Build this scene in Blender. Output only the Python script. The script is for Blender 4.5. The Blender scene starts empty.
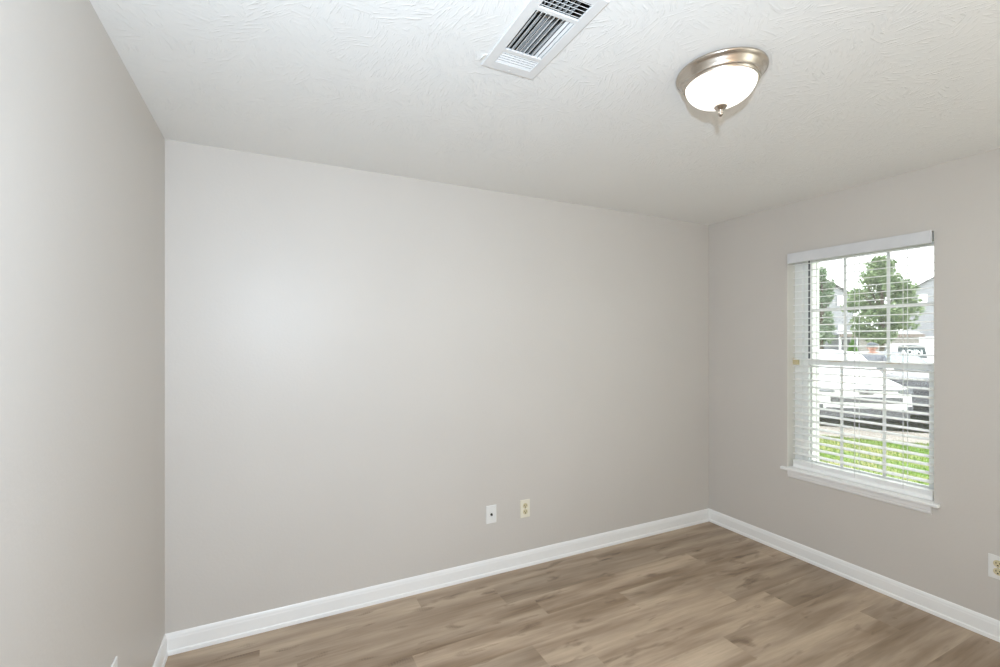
import bpy, bmesh, math, random
from mathutils import Vector, Matrix
import numpy as np

random.seed(7)
C = bpy.context.scene.collection
PI = math.pi

# ------------------------------------------------------------------ camera, world, lights, exposure
CAM = (0.4632, -2.6524, 1.4896)
YAW = math.radians(26.16)
cam = bpy.data.cameras.new('camera')
cam.sensor_width = 36.0
cam.lens = 460.3 / 1000 * 36
cam.shift_y = 6.6 / 1000
cam.clip_start = 0.02
cam.clip_end = 300
co = bpy.data.objects.new('camera', cam)
C.objects.link(co)
co.location = CAM
co.rotation_euler = (PI / 2, 0, -YAW)
sc = bpy.context.scene
sc.camera = co

world = bpy.data.worlds.new('overcast_sky')
sc.world = world
world.use_nodes = True
wn = world.node_tree
wn.nodes['Background'].inputs[0].default_value = (0.97, 0.985, 1.0, 1)
wn.nodes['Background'].inputs[1].default_value = 3.6

def area_light(name, loc, aim, size, power, color=(1, 1, 1), spread=PI):
    li = bpy.data.lights.new(name, 'AREA')
    li.shape = 'DISK'
    li.size = size
    li.energy = power
    li.color = color
    li.spread = spread
    o = bpy.data.objects.new(name, li)
    C.objects.link(o)
    o.location = loc
    o.rotation_euler = Vector(aim).to_track_quat('-Z', 'Y').to_euler()
    return o
# the photographer's flash heads behind and above the camera: one bounced off the room behind, one soft and forward, plus an added fill light to the right, also bounced
area_light('bounce_flash', (0.80, -2.60, 1.60), (0.1, -0.8, 0.45), 0.16, 15, (1.0, 0.70, 0.44))
area_light('added_fill_light', (2.70, -2.60, 1.60), (-0.1, -0.9, 0.35), 0.16, 21, (0.90, 1.0, 0.99))
area_light('direct_flash', (0.46, -2.72, 1.74), (0.30, 0.90, -0.10), 0.045, 37.5, (0.81, 1.0, 1.20))

vs = sc.view_settings
sc.display_settings.display_device = 'sRGB'
vs.view_transform = 'Standard'
vs.look = 'None'
vs.exposure = 0.0
vs.gamma = 1.0
vs.use_curve_mapping = False
sc.cycles.use_denoising = True
sc.cycles.max_bounces = 12
sc.cycles.diffuse_bounces = 8
sc.cycles.transparent_max_bounces = 24
sc.cycles.sample_clamp_indirect = 6.0

# ------------------------------------------------------------------ materials
def lin(r, g, b):
    f = lambda c: (c / 255 / 12.92) if c / 255 <= 0.04045 else ((c / 255 + 0.055) / 1.055) ** 2.4
    return (f(r), f(g), f(b), 1)

def mat(name, rgb, rough=0.5, metal=0.0, spec=0.5, emit=None, es=0.0):
    m = bpy.data.materials.new(name)
    m.use_nodes = True
    b = m.node_tree.nodes['Principled BSDF']
    b.inputs['Base Color'].default_value = lin(*rgb)
    b.inputs['Roughness'].default_value = rough
    b.inputs['Metallic'].default_value = metal
    b.inputs['Specular IOR Level'].default_value = spec
    if emit:
        b.inputs['Emission Color'].default_value = lin(*emit)
        b.inputs['Emission Strength'].default_value = es
    return m

def N(m, t, **kw):
    n = m.node_tree.nodes.new(t)
    for k, v in kw.items():
        if k in n.inputs:
            n.inputs[k].default_value = v
        else:
            setattr(n, k, v)
    return n

def LK(m, a, ai, b, bi):
    m.node_tree.links.new(a.outputs[ai], b.inputs[bi])

def speckle(m, rgb_a, rgb_b, scale=6.0, bump=0.0, bscale=60.0, dist=0.002, detail=3.0):
    """gentle tone variation plus optional fine bump"""
    p = m.node_tree.nodes['Principled BSDF']
    tc = N(m, 'ShaderNodeTexCoord')
    n = N(m, 'ShaderNodeTexNoise', Scale=scale, Detail=detail)
    LK(m, tc, 'Object', n, 'Vector')
    r = N(m, 'ShaderNodeValToRGB')
    r.color_ramp.elements[0].position = 0.35
    r.color_ramp.elements[1].position = 0.65
    r.color_ramp.elements[0].color = lin(*rgb_a)
    r.color_ramp.elements[1].color = lin(*rgb_b)
    LK(m, n, 'Fac', r, 'Fac')
    LK(m, r, 'Color', p, 'Base Color')
    if bump:
        n2 = N(m, 'ShaderNodeTexNoise', Scale=bscale, Detail=4.0)
        LK(m, tc, 'Object', n2, 'Vector')
        bp = N(m, 'ShaderNodeBump', Strength=bump, Distance=dist)
        LK(m, n2, 'Fac', bp, 'Height')
        LK(m, bp, 'Normal', p, 'Normal')
    return m

def wall_material():
    m = mat('greige_wall_paint', (206, 201, 195), 0.42, 0, 0.35)
    return speckle(m, (205, 200, 194), (207, 202, 196), 1.6, 0.16, 75, 0.003)

def ceiling_material():
    m = mat('stomped_ceiling_texture', (241, 241, 239), 0.8, 0, 0.2)
    p = m.node_tree.nodes['Principled BSDF']
    tc = N(m, 'ShaderNodeTexCoord')
    warp = N(m, 'ShaderNodeTexNoise', Scale=2.2, Detail=2.0)
    LK(m, tc, 'Object', warp, 'Vector')
    add = N(m, 'ShaderNodeMixRGB', blend_type='ADD')
    add.inputs['Fac'].default_value = 0.25
    LK(m, tc, 'Object', add, 'Color1')
    LK(m, warp, 'Color', add, 'Color2')
    vo = N(m, 'ShaderNodeTexVoronoi', Scale=10.0)
    LK(m, add, 'Color', vo, 'Vector')
    sep = N(m, 'ShaderNodeSeparateColor')
    LK(m, vo, 'Color', sep, 'Color')
    ang = N(m, 'ShaderNodeMath', operation='MULTIPLY')
    ang.inputs[1].default_value = 6.28
    LK(m, sep, 'Red', ang, 0)
    rot = N(m, 'ShaderNodeVectorRotate', rotation_type='Z_AXIS')
    LK(m, tc, 'Object', rot, 'Vector')
    LK(m, ang, 'Value', rot, 'Angle')
    mp = N(m, 'ShaderNodeMapping')
    mp.inputs['Scale'].default_value = (20, 110, 9)
    LK(m, rot, 'Vector', mp, 'Vector')
    nz = N(m, 'ShaderNodeTexNoise', Scale=1.0, Detail=3.0, Distortion=0.6)
    LK(m, mp, 'Vector', nz, 'Vector')
    cr = N(m, 'ShaderNodeValToRGB')
    cr.color_ramp.elements[0].position = 0.52
    cr.color_ramp.elements[1].position = 0.72
    LK(m, nz, 'Fac', cr, 'Fac')
    patch = N(m, 'ShaderNodeTexNoise', Scale=3.0, Detail=2.0)
    LK(m, tc, 'Object', patch, 'Vector')
    mul = N(m, 'ShaderNodeMath', operation='MULTIPLY')
    LK(m, cr, 'Color', mul, 0)
    LK(m, patch, 'Fac', mul, 1)
    bp = N(m, 'ShaderNodeBump', Strength=0.5, Distance=0.005)
    LK(m, mul, 'Value', bp, 'Height')
    LK(m, bp, 'Normal', p, 'Normal')
    return m

def floor_material():
    m = mat('vinyl_oak_plank', (150, 130, 108), 0.42, 0, 0.35)
    p = m.node_tree.nodes['Principled BSDF']
    tc = N(m, 'ShaderNodeTexCoord')
    at = N(m, 'ShaderNodeAttribute', attribute_name='plank')
    # shift the figure plank by plank
    sh = N(m, 'ShaderNodeVectorMath', operation='SCALE')
    LK(m, at, 'Color', sh, 0)
    sh.inputs['Scale'].default_value = 37.0
    ad = N(m, 'ShaderNodeVectorMath', operation='ADD')
    LK(m, tc, 'Object', ad, 0)
    LK(m, sh, 'Vector', ad, 1)
    def stretched(sx, sy, detail, dist=0.0, rough=0.5):
        mp = N(m, 'ShaderNodeMapping')
        mp.inputs['Scale'].default_value = (sx, sy, 1)
        LK(m, ad, 'Vector', mp, 'Vector')
        n = N(m, 'ShaderNodeTexNoise', Scale=1.0, Detail=detail, Distortion=dist, Roughness=rough)
        LK(m, mp, 'Vector', n, 'Vector')
        return n
    broad = stretched(1.3, 11.0, 3.0, 0.25)
    fine = stretched(7.0, 95.0, 4.0, 0.3, 0.6)
    knot = stretched(4.0, 14.0, 3.0, 0.5)
    ramp = N(m, 'ShaderNodeValToRGB')
    e = ramp.color_ramp.elements
    e[0].position, e[0].color = 0.28, lin(124, 104, 83)
    e[1].position, e[1].color = 0.70, lin(184, 165, 143)
    mid = e.new(0.5)
    mid.color = lin(160, 141, 121)
    LK(m, broad, 'Fac', ramp, 'Fac')
    # knots and smoky cathedral patches
    kr = N(m, 'ShaderNodeValToRGB')
    kr.color_ramp.elements[0].position = 0.60
    kr.color_ramp.elements[1].position = 0.76
    LK(m, knot, 'Fac', kr, 'Fac')
    k1 = N(m, 'ShaderNodeMixRGB', blend_type='MIX')
    k1.inputs['Color2'].default_value = lin(108, 90, 73)
    km = N(m, 'ShaderNodeMath', operation='MULTIPLY')
    km.inputs[1].default_value = 0.75
    LK(m, kr, 'Color', km, 0)
    LK(m, km, 'Value', k1, 'Fac')
    LK(m, ramp, 'Color', k1, 'Color1')
    # curly ring figure inside those patches
    mpw = N(m, 'ShaderNodeMapping')
    mpw.inputs['Scale'].default_value = (1.0, 2.4, 1)
    LK(m, ad, 'Vector', mpw, 'Vector')
    wv = N(m, 'ShaderNodeTexWave', Scale=26.0, Distortion=5.0, Detail=2.0)
    wv.inputs['Detail Scale'].default_value = 0.8
    LK(m, mpw, 'Vector', wv, 'Vector')
    kw = N(m, 'ShaderNodeMath', operation='MULTIPLY')
    LK(m, wv, 'Fac', kw, 0)
    LK(m, kr, 'Color', kw, 1)
    kw2 = N(m, 'ShaderNodeMath', operation='MULTIPLY')
    kw2.inputs[1].default_value = 0.45
    LK(m, kw, 'Value', kw2, 0)
    k2 = N(m, 'ShaderNodeMixRGB', blend_type='MULTIPLY')
    k2.inputs['Color2'].default_value = lin(140, 120, 105)
    LK(m, kw2, 'Value', k2, 'Fac')
    LK(m, k1, 'Color', k2, 'Color1')
    # fine grain
    fr = N(m, 'ShaderNodeMapRange')
    fr.inputs['From Min'].default_value = 0.3
    fr.inputs['From Max'].default_value = 0.7
    fr.inputs['To Min'].default_value = 0.90
    fr.inputs['To Max'].default_value = 1.06
    LK(m, fine, 'Fac', fr, 'Value')
    g = N(m, 'ShaderNodeVectorMath', operation='SCALE')
    LK(m, k2, 'Color', g, 0)
    LK(m, fr, 'Result', g, 'Scale')
    # plank-to-plank tone
    sp = N(m, 'ShaderNodeSeparateColor')
    LK(m, at, 'Color', sp, 'Color')
    tr = N(m, 'ShaderNodeMapRange')
    tr.inputs['To Min'].default_value = 0.78
    tr.inputs['To Max'].default_value = 1.30
    LK(m, sp, 'Red', tr, 'Value')
    t = N(m, 'ShaderNodeVectorMath', operation='SCALE')
    LK(m, g, 'Vector', t, 0)
    LK(m, tr, 'Result', t, 'Scale')
    LK(m, t, 'Vector', p, 'Base Color')
    bp = N(m, 'ShaderNodeBump', Strength=0.06, Distance=0.002)
    LK(m, fine, 'Fac', bp, 'Height')
    LK(m, bp, 'Normal', p, 'Normal')
    return m

def glass_material(name, tint=(0.97, 0.985, 0.98), ior=1.45, glare_veil=0.028):
    """clear pane: see-through with mirror reflection by angle, and a faint translucent veil imitating glare"""
    m = bpy.data.materials.new(name)
    m.use_nodes = True
    nt = m.node_tree
    nt.nodes.clear()
    out = nt.nodes.new('ShaderNodeOutputMaterial')
    tr = nt.nodes.new('ShaderNodeBsdfTransparent')
    tr.inputs[0].default_value = (*tint, 1)
    gl = nt.nodes.new('ShaderNodeBsdfGlossy')
    gl.inputs['Roughness'].default_value = 0.02
    fr = nt.nodes.new('ShaderNodeFresnel')
    fr.inputs[0].default_value = ior
    mx = nt.nodes.new('ShaderNodeMixShader')
    nt.links.new(fr.outputs[0], mx.inputs[0])
    nt.links.new(tr.outputs[0], mx.inputs[1])
    nt.links.new(gl.outputs[0], mx.inputs[2])
    du = nt.nodes.new('ShaderNodeBsdfTranslucent')
    du.inputs[0].default_value = (0.9, 0.9, 0.9, 1)
    m2 = nt.nodes.new('ShaderNodeMixShader')
    m2.inputs[0].default_value = glare_veil  # translucent share lifts the darks outside, imitating veiling glare
    nt.links.new(mx.outputs[0], m2.inputs[1])
    nt.links.new(du.outputs[0], m2.inputs[2])
    nt.links.new(m2.outputs[0], out.inputs[0])
    return m

def leaf_material(name, dark, light, hue=None):
    m = bpy.data.materials.new(name)
    m.use_nodes = True
    nt = m.node_tree
    nt.nodes.clear()
    out = nt.nodes.new('ShaderNodeOutputMaterial')
    geo = nt.nodes.new('ShaderNodeNewGeometry')
    cr = nt.nodes.new('ShaderNodeValToRGB')
    cr.color_ramp.elements[0].color = lin(*dark)
    cr.color_ramp.elements[1].color = lin(*light)
    nt.links.new(geo.outputs['Random Per Island'], cr.inputs[0])
    d = nt.nodes.new('ShaderNodeBsdfDiffuse')
    t = nt.nodes.new('ShaderNodeBsdfTranslucent')
    nt.links.new(cr.outputs[0], d.inputs[0])
    nt.links.new(cr.outputs[0], t.inputs[0])
    mx = nt.nodes.new('ShaderNodeMixShader')
    mx.inputs[0].default_value = 0.45
    nt.links.new(d.outputs[0], mx.inputs[1])
    nt.links.new(t.outputs[0], mx.inputs[2])
    nt.links.new(mx.outputs[0], out.inputs[0])
    return m

M = {}
M['wall'] = wall_material()
M['ceiling'] = ceiling_material()
M['floor'] = floor_material()
M['trim'] = speckle(mat('white_trim_paint', (240, 240, 238), 0.32, 0, 0.45), (241, 241, 240), (243, 243, 242), 3.0)
M['vinyl'] = speckle(mat('white_vinyl', (238, 239, 237), 0.38, 0, 0.45), (237, 238, 236), (240, 241, 239), 3.0)
M['slat'] = speckle(mat('white_faux_wood', (240, 241, 240), 0.4, 0, 0.4), (246, 247, 246), (250, 251, 250), 8.0)
M['valance'] = speckle(mat('white_valance', (214, 215, 217), 0.45, 0, 0.35), (212, 213, 215), (217, 218, 220), 14.0)
M['jamb'] = speckle(mat('jamb_paint', (222, 219, 211), 0.5), (220, 217, 209), (224, 221, 213), 3.0)
M['cord'] = mat('white_cord', (226, 228, 226), 0.8, 0, 0.2)
M['glass'] = glass_material('clear_window_glass')
M['dark_gap'] = mat('dark_weatherstrip', (70, 72, 74), 0.8)
M['tan'] = speckle(mat('tan_plastic', (196, 170, 128), 0.5), (190, 162, 120), (200, 176, 136), 30.0)
M['cream_plastic'] = speckle(mat('cream_plastic', (214, 200, 160), 0.5), (210, 195, 154), (218, 205, 168), 30.0)
M['ivory'] = speckle(mat('ivory_plate', (234, 229, 212), 0.4), (232, 227, 209), (236, 231, 215), 20.0)
M['ivory_dark'] = speckle(mat('ivory_receptacle', (214, 203, 168), 0.4), (208, 197, 160), (218, 208, 176), 40.0)
M['plate_white'] = speckle(mat('white_plate', (232, 232, 230), 0.4), (230, 230, 228), (234, 234, 232), 20.0)
M['slot'] = mat('dark_slot', (52, 44, 36), 0.7)
M['metal_dark'] = mat('dark_brass', (70, 66, 58), 0.4, 0.8)
M['screw'] = mat('screw_metal', (190, 186, 176), 0.35, 0.9)
M['nickel'] = speckle(mat('brushed_nickel', (196, 186, 174), 0.27, 1.0), (192, 182, 170), (200, 191, 180), 5.0)
M['bowl'] = mat('frosted_glass_bowl', (245, 244, 240), 0.35, 0, 0.5, (255, 253, 248), 1.5)
M['vent_white'] = speckle(mat('white_register_enamel', (228, 228, 227), 0.4, 0, 0.45), (226, 226, 225), (230, 230, 229), 10.0)
M['duct'] = speckle(mat('duct_metal', (70, 66, 60), 0.6, 0.3), (55, 50, 45), (86, 80, 72), 14.0)
M['drywall'] = mat('bare_drywall', (208, 204, 196), 0.9)

# ------------------------------------------------------------------ helpers
def tag(o, label=None, cat=None, group=None, kind=None):
    if label: o['label'] = label
    if cat: o['category'] = cat
    if group: o['group'] = group
    if kind: o['kind'] = kind
    return o

def empty(name, loc=(0, 0, 0), rz=0.0, parent=None):
    o = bpy.data.objects.new(name, None)
    C.objects.link(o)
    o.location = loc
    o.rotation_euler = (0, 0, rz)
    o.empty_display_size = 0.1
    if parent: o.parent = parent
    return o

class MB:
    def __init__(self): self.b = bmesh.new()
    def box(self, lo, hi, bev=0.0, seg=2, rot=None, about=None):
        r = bmesh.ops.create_cube(self.b, size=1.0)
        v = r['verts']
        lo, hi = Vector(lo), Vector(hi)
        c, s = (lo + hi) / 2, hi - lo
        bmesh.ops.scale(self.b, verts=v, vec=s)
        bmesh.ops.translate(self.b, verts=v, vec=c)
        if rot is not None:
            bmesh.ops.rotate(self.b, verts=v, cent=Vector(about) if about else c, matrix=rot)
        if bev:
            e = list({e for x in v for e in x.link_edges})
            bmesh.ops.bevel(self.b, geom=e, offset=bev, segments=seg, affect='EDGES', profile=0.5)
        return self
    def poly(self, pts, faces):
        vs_ = [self.b.verts.new(p) for p in pts]
        for f in faces: self.b.faces.new([vs_[i] for i in f])
        return self
    def tube(self, a, b_, r, n=8, r2=None):
        a, b_ = Vector(a), Vector(b_)
        d = b_ - a
        q = d.to_track_quat('Z', 'Y').to_matrix().to_4x4()
        bmesh.ops.create_cone(self.b, cap_ends=True, segments=n, radius1=r, radius2=r if r2 is None else r2,
                              depth=d.length, matrix=Matrix.Translation((a + b_) / 2) @ q)
        return self
    def sphere(self, c, r, sc_=(1, 1, 1), u=12, v=8):
        m_ = Matrix.Translation(c) @ Matrix.Diagonal((*sc_, 1))
        bmesh.ops.create_uvsphere(self.b, u_segments=u, v_segments=v, radius=r, matrix=m_)
        return self
    def lathe(self, prof, c=(0, 0, 0), n=64):
        rings = []
        for r, z in prof:
            if r < 1e-6:
                rings.append([self.b.verts.new((c[0], c[1], c[2] + z))])
            else:
                rings.append([self.b.verts.new((c[0] + r * math.cos(2 * PI * k / n), c[1] + r * math.sin(2 * PI * k / n), c[2] + z)) for k in range(n)])
        for A, B in zip(rings, rings[1:]):
            for k in range(n):
                j = (k + 1) % n
                if len(A) == 1 and len(B) == 1: continue
                if len(A) == 1: self.b.faces.new((A[0], B[k], B[j]))
                elif len(B) == 1: self.b.faces.new((A[k], A[j], B[0]))
                else: self.b.faces.new((A[k], A[j], B[j], B[k]))
        return self
    def loft(self, rings, close=True, caps=True):
        R = [[self.b.verts.new(p) for p in r] for r in rings]
        n = len(R[0])
        for A, B in zip(R, R[1:]):
            for k in range(n if close else n - 1):
                j = (k + 1) % n
                self.b.faces.new((A[k], A[j], B[j], B[k]))
        if caps:
            self.b.faces.new(R[0][::-1])
            self.b.faces.new(R[-1])
        return self
    def build(self, name, m, parent=None, smooth=False, angle=None):
        bmesh.ops.recalc_face_normals(self.b, faces=self.b.faces[:])
        me = bpy.data.meshes.new(name)
        self.b.to_mesh(me)
        self.b.free()
        o = bpy.data.objects.new(name, me)
        C.objects.link(o)
        if isinstance(m, (list, tuple)):
            for x in m: me.materials.append(x)
        else:
            me.materials.append(m)
        if smooth:
            me.polygons.foreach_set('use_smooth', [True] * len(me.polygons))
            if angle: me.set_sharp_from_angle(angle=math.radians(angle))
        if parent: o.parent = parent
        return o

def struct(name, mb, m, parent=None, **kw):
    o = mb.build(name, m, parent, **kw)
    if parent is None: o['kind'] = 'structure'
    return o

# ------------------------------------------------------------------ the room shell
L = 3.6872          # right wall plane (x), left wall at x=0, back wall at y=0
H = 2.44
YF = -3.15          # front wall, behind the camera
WY0, WY1, WZ0, WZ1 = -1.448, -0.645, 0.585, 2.088   # window opening in the right wall
TH = 0.20

# floor made of its planks (long side along x), staggered as laid
def build_floor():
    b = bmesh.new()
    lay = b.loops.layers.float_color.new('plank')
    rnd = random.Random(11)
    W, PL = 0.1832, 1.243
    joints = {0: 1.645, 1: 3.045, 2: 2.292, 3: 2.838, 4: 3.070, 5: 2.487, 6: 3.35, 7: 2.72}
    tones = {(1, 0): .50, (1, 1): .30, (1, -1): .78, (2, 0): .62, (2, -1): .85, (3, 0): .42, (3, -1): .80, (4, 0): .30, (4, -1): .82,
             (5, 0): .62, (5, -1): .80, (6, -1): .72, (0, 0): .25, (0, -1): .6, (6, 0): .45, (7, 0): .5}
    k = -1
    while True:
        y1 = -0.155 - W * (k)
        y0 = y1 - W
        if y1 < YF - 0.01: break
        y1c, y0c = min(y1, 0.0), max(y0, YF)
        if y1c - y0c > 1e-4:
            j = joints.get(k, rnd.uniform(1.9, 3.1))
            xs = [j + i * PL for i in range(-4, 4)]
            for a, c in zip(xs, xs[1:]):
                a2, c2 = max(a, 0), min(c, L)
                if c2 - a2 < 1e-4: continue
                i = round((a - j) / PL)
                t = tones.get((k, i), rnd.uniform(0.3, 0.9))
                col = (t, rnd.random(), rnd.random(), 1)
                vs_ = [b.verts.new(p) for p in ((a2, y0c, 0), (c2, y0c, 0), (c2, y1c, 0), (a2, y1c, 0))]
                f = b.faces.new(vs_)
                for lp in f.loops: lp[lay] = col
        k += 1
    # slab below so that the floor has thickness
    mb = MB(); mb.b.free(); mb.b = b
    mb.box((-0.12, YF - 0.12, -0.15), (L, 0.12, -0.004))
    return struct('floor', mb, M['floor'])
build_floor()

# ceiling with the hole of the air register
VX0, VX1, VY0, VY1 = 1.118, 1.290, -1.618, -1.222
def build_ceiling():
    mb = MB()
    x0, x1, y0, y1 = -0.12, L + TH, YF - 0.12, 0.12
    for lo, hi in (((x0, y0), (VX0, y1)), ((VX1, y0), (x1, y1)), ((VX0, y0), (VX1, VY0)), ((VX0, VY1), (VX1, y1))):
        mb.box((lo[0], lo[1], H), (hi[0], hi[1], H + 0.012))
    return struct('ceiling', mb, M['ceiling'])
build_ceiling()
struct('wall_back', MB().box((-0.12, 0, -0.15), (L + TH, 0.12, H)), M['wall'])
struct('wall_left', MB().box((-0.12, YF, -0.15), (0, 0, H)), M['wall'])
struct('wall_front', MB().box((-0.12, YF - 0.12, -0.15), (L + TH, YF, H)), M['wall'])
wr = MB()
wr.box((L, YF, -0.15), (L + TH, WY0, H)).box((L, WY1, -0.15), (L + TH, 0, H))
wr.box((L, WY0, -0.15), (L + TH, WY1, WZ0)).box((L, WY0, WZ1), (L + TH, WY1, H))
struct('wall_right', wr, M['wall'])

# baseboards: moulded top, shoe moulding at the foot, mitred corners
PROF = [(0, 0), (0.0155, 0), (0.0155, 0.007), (0.0145, 0.017), (0.0105, 0.022), (0.0105, 0.074), (0.009, 0.080), (0.0085, 0.087), (0.0055, 0.096), (0.003, 0.100), (0, 0.100)]
def baseboard(name, a, b_, inward, m0, m1):
    a, b_, n = Vector(a), Vector(b_), Vector(inward)
    d = (b_ - a).normalized()
    r0 = [a + n * q + d * (q * m0) + Vector((0, 0, z)) for q, z in PROF]
    r1 = [b_ + n * q - d * (q * m1) + Vector((0, 0, z)) for q, z in PROF]
    return struct(name, MB().loft([r0, r1]), M['trim'])
baseboard('baseboard_back', (0, 0, 0), (L, 0, 0), (0, -1, 0), 1, 1)
baseboard('baseboard_right', (L, 0, 0), (L, YF, 0), (-1, 0, 0), 1, 1)
baseboard('baseboard_left', (0, YF, 0), (0, 0, 0), (1, 0, 0), 1, 1)
baseboard('baseboard_front', (L, YF, 0), (0, YF, 0), (0, 1, 0), 1, 1)

# ------------------------------------------------------------------ window
def ring(mb, x0, x1, y0, y1, z0, z1, wl, wr_, wb, wt, bev=0.003):
    """rectangular frame between x0..x1 with member widths: low-y side wl, high-y side wr_, bottom wb, top wt"""
    mb.box((x0, y0, z0), (x1, y0 + wl, z1), bev)
    mb.box((x0, y1 - wr_, z0), (x1, y1, z1), bev)
    mb.box((x0, y0 + wl, z0), (x1, y1 - wr_, z0 + wb), bev)
    mb.box((x0, y0 + wl, z1 - wt), (x1, y1 - wr_, z1), bev)

win = empty('window_1', (L, (WY0 + WY1) / 2, WZ0))
win['kind'] = 'structure'
def wpart(name, mb, m, parent=win, **kw):
    o = mb.build(name, m, None, **kw)
    o.parent = parent
    o.matrix_parent_inverse = Matrix.Translation(-Vector(win.location))
    return o
f = MB()
ring(f, L + 0.085, L + 0.20, WY0, WY1, WZ0, WZ1, 0.026, 0.055, 0.03, 0.03)
f.box((L + 0.125, WY1 - 0.098, WZ0 + 0.03), (L + 0.21, WY1 - 0.055, WZ1 - 0.03), 0.002)     # outer track on the far jamb
f.box((L + 0.14, WY0 + 0.026, WZ0 + 0.03), (L + 0.21, WY0 + 0.036, WZ1 - 0.03), 0.002)
wpart('window_frame', f, M['vinyl'])
wpart('weatherstrip', MB().box((L + 0.112, WY1 - 0.0885, WZ0 + 0.04), (L + 0.1245, WY1 - 0.080, WZ1 - 0.03)), M['dark_gap'])
wpart('track_cover', MB().box((L + 0.1115, WY1 - 0.080, WZ0 + 0.03), (L + 0.1245, WY1 - 0.055, WZ1 - 0.03), 0.001), M['vinyl'])
jl = MB()
jl.box((L + 0.0015, WY1 - 0.004, 0.6055), (L + 0.0845, WY1 - 0.0003, WZ1 - 0.0003), 0.001)
jl.box((L + 0.0015, WY0 + 0.0003, 0.6055), (L + 0.0845, WY0 + 0.004, WZ1 - 0.0003), 0.001)
jl.box((L + 0.0015, WY0 + 0.004, WZ1 - 0.0035), (L + 0.0845, WY1 - 0.004, WZ1 - 0.0003), 0.001)
wpart('jamb_liner', jl, M['jamb'])
def sash(x0, x1, y0, y1, z0, z1, wl, wr_, wb, wt, gx):
    s = MB()
    ring(s, x0, x1, y0, y1, z0, z1, wl, wr_, wb, wt)
    o = wpart('sash', s, M['vinyl'])
    gy0, gy1, gz0, gz1 = y0 + wl, y1 - wr_, z0 + wb, z1 - wt
    g = wpart('pane', MB().box((gx - 0.002, gy0 - 0.004, gz0 - 0.004), (gx + 0.002, gy1 + 0.004, gz1 + 0.004)), M['glass'], o)
    g.matrix_parent_inverse = Matrix.Identity(4)
    q = MB()
    for yy in MUNT[z0 > 1]:
        q.box((gx - 0.008, yy - 0.009, gz0), (gx - 0.0025, yy + 0.009, gz1), 0.002)
    zz, hh = ((gz0 + gz1) / 2, 0.010) if z0 > 1 else (0.977, 0.007)
    q.box((gx - 0.0075, gy0, zz - hh), (gx - 0.0026, gy1, zz + hh), 0.002)
    q = wpart('grille', q, M['vinyl'], o)
    q.matrix_parent_inverse = Matrix.Identity(4)
    return o
MUNT = {True: (-1.186, -0.951), False: (-1.177, -0.944)}
sash(L + 0.112, L + 0.138, WY0 + 0.012, WY1 - 0.089, 1.325, WZ1 - 0.03, 0.022, 0.008, 0.035, 0.03, L + 0.125)
sash(L + 0.088, L + 0.111, WY0 + 0.020, WY1 - 0.055, WZ0 + 0.03, 1.362, 0.038, 0.040, 0.05, 0.042, L + 0.099)
for yy in (-0.908, -1.226):
    k = MB().box((L + 0.081, yy - 0.036, 1.349), (L + 0.0882, yy + 0.036, 1.3605), 0.002)
    k.box((L + 0.076, yy - 0.010, 1.352), (L + 0.0815, yy + 0.012, 1.3575), 0.001)
    tag(wpart('sash_lock', k, M['tan']), 'tan sash lock')
cb = MB().box((L + 0.060, WY1 - 0.036, 1.318), (L + 0.0845, WY1 - 0.003, 1.362), 0.002)
cb.box((L + 0.055, WY1 - 0.030, 1.326), (L + 0.060, WY1 - 0.010, 1.354), 0.001)
tag(wpart('sash_stop', cb, M['cream_plastic']), 'cream block on the far jamb')
# stool with horns and the moulded apron under it
st = MB()
st.box((L - 0.034, WY0 - 0.026, 0.585), (L - 0.0005, WY1 + 0.030, 0.605), 0.006, 3)
st.box((L - 0.004, WY0 + 0.001, 0.5855), (L + 0.0845, WY1 - 0.001, 0.605))
wpart('window_sill', st, M['trim'])
ap = [(0, 0), (0.012, 0), (0.014, -0.004), (0.014, -0.025), (0.010, -0.030), (0.010, -0.038), (0.005, -0.047), (0, -0.049)]
a0 = [(L - q, WY1 - 0.012, 0.585 + z) for q, z in ap]
a1 = [(L - q, WY0 + 0.012, 0.585 + z) for q, z in ap]
wpart('apron', MB().loft([a0, a1]), M['trim'])

# ------------------------------------------------------------------ blind
bl = empty('window_blind', (L + 0.045, (WY0 + WY1) / 2, WZ1))
tag(bl, 'white horizontal slat blind lowered and open in the window', 'blind')
def bpart(name, mb, m, **kw):
    o = mb.build(name, m, None, **kw)
    o.parent = bl
    o.matrix_parent_inverse = Matrix.Translation(-Vector(bl.location))
    return o
BY0, BY1 = -1.432, -0.674
va = MB()
va.box((L - 0.032, -1.447, 2.017), (L - 0.024, -0.667, 2.086), 0.0015)
va.box((L - 0.024, -0.6695, 2.020), (L - 0.006, -0.667, 2.086))
bpart('valance', va, M['valance'])
bpart('head_rail', MB().box((L + 0.012, BY0, 2.040), (L + 0.070, BY1, 2.084), 0.002), M['slat'])
SLX, PITCH, TILT = L + 0.045, 0.0467, math.radians(5.5)
sm = None
for k in range(29):
    z = 2.012 - PITCH * k
    if z < 0.672: break
    if sm is None:
        m_ = MB()
        n = 6
        top = []
        for i in range(n + 1):
            t = -0.0245 + 0.049 * i / n
            top.append((t, 0.0012 * (1 - (t / 0.0245) ** 2)))
        rg = [(t, z_ + 0.0017) for t, z_ in top] + [(t, z_ - 0.0017) for t, z_ in reversed(top)]
        m_.loft([[(x, BY0 - bl.location.y, zz) for x, zz in rg], [(x, BY1 - bl.location.y, zz) for x, zz in rg]])
        o = m_.build('slat', M['slat'], bl)
        sm = o
    else:
        o = sm.copy()
        C.objects.link(o)
        o.parent = bl
    o.location = (0, 0, z - WZ1)
    o.rotation_euler = (0, -TILT, 0)
br = MB()
br.box((L + 0.020, BY0, 0.6065), (L + 0.070, BY1, 0.634), 0.003)
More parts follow.
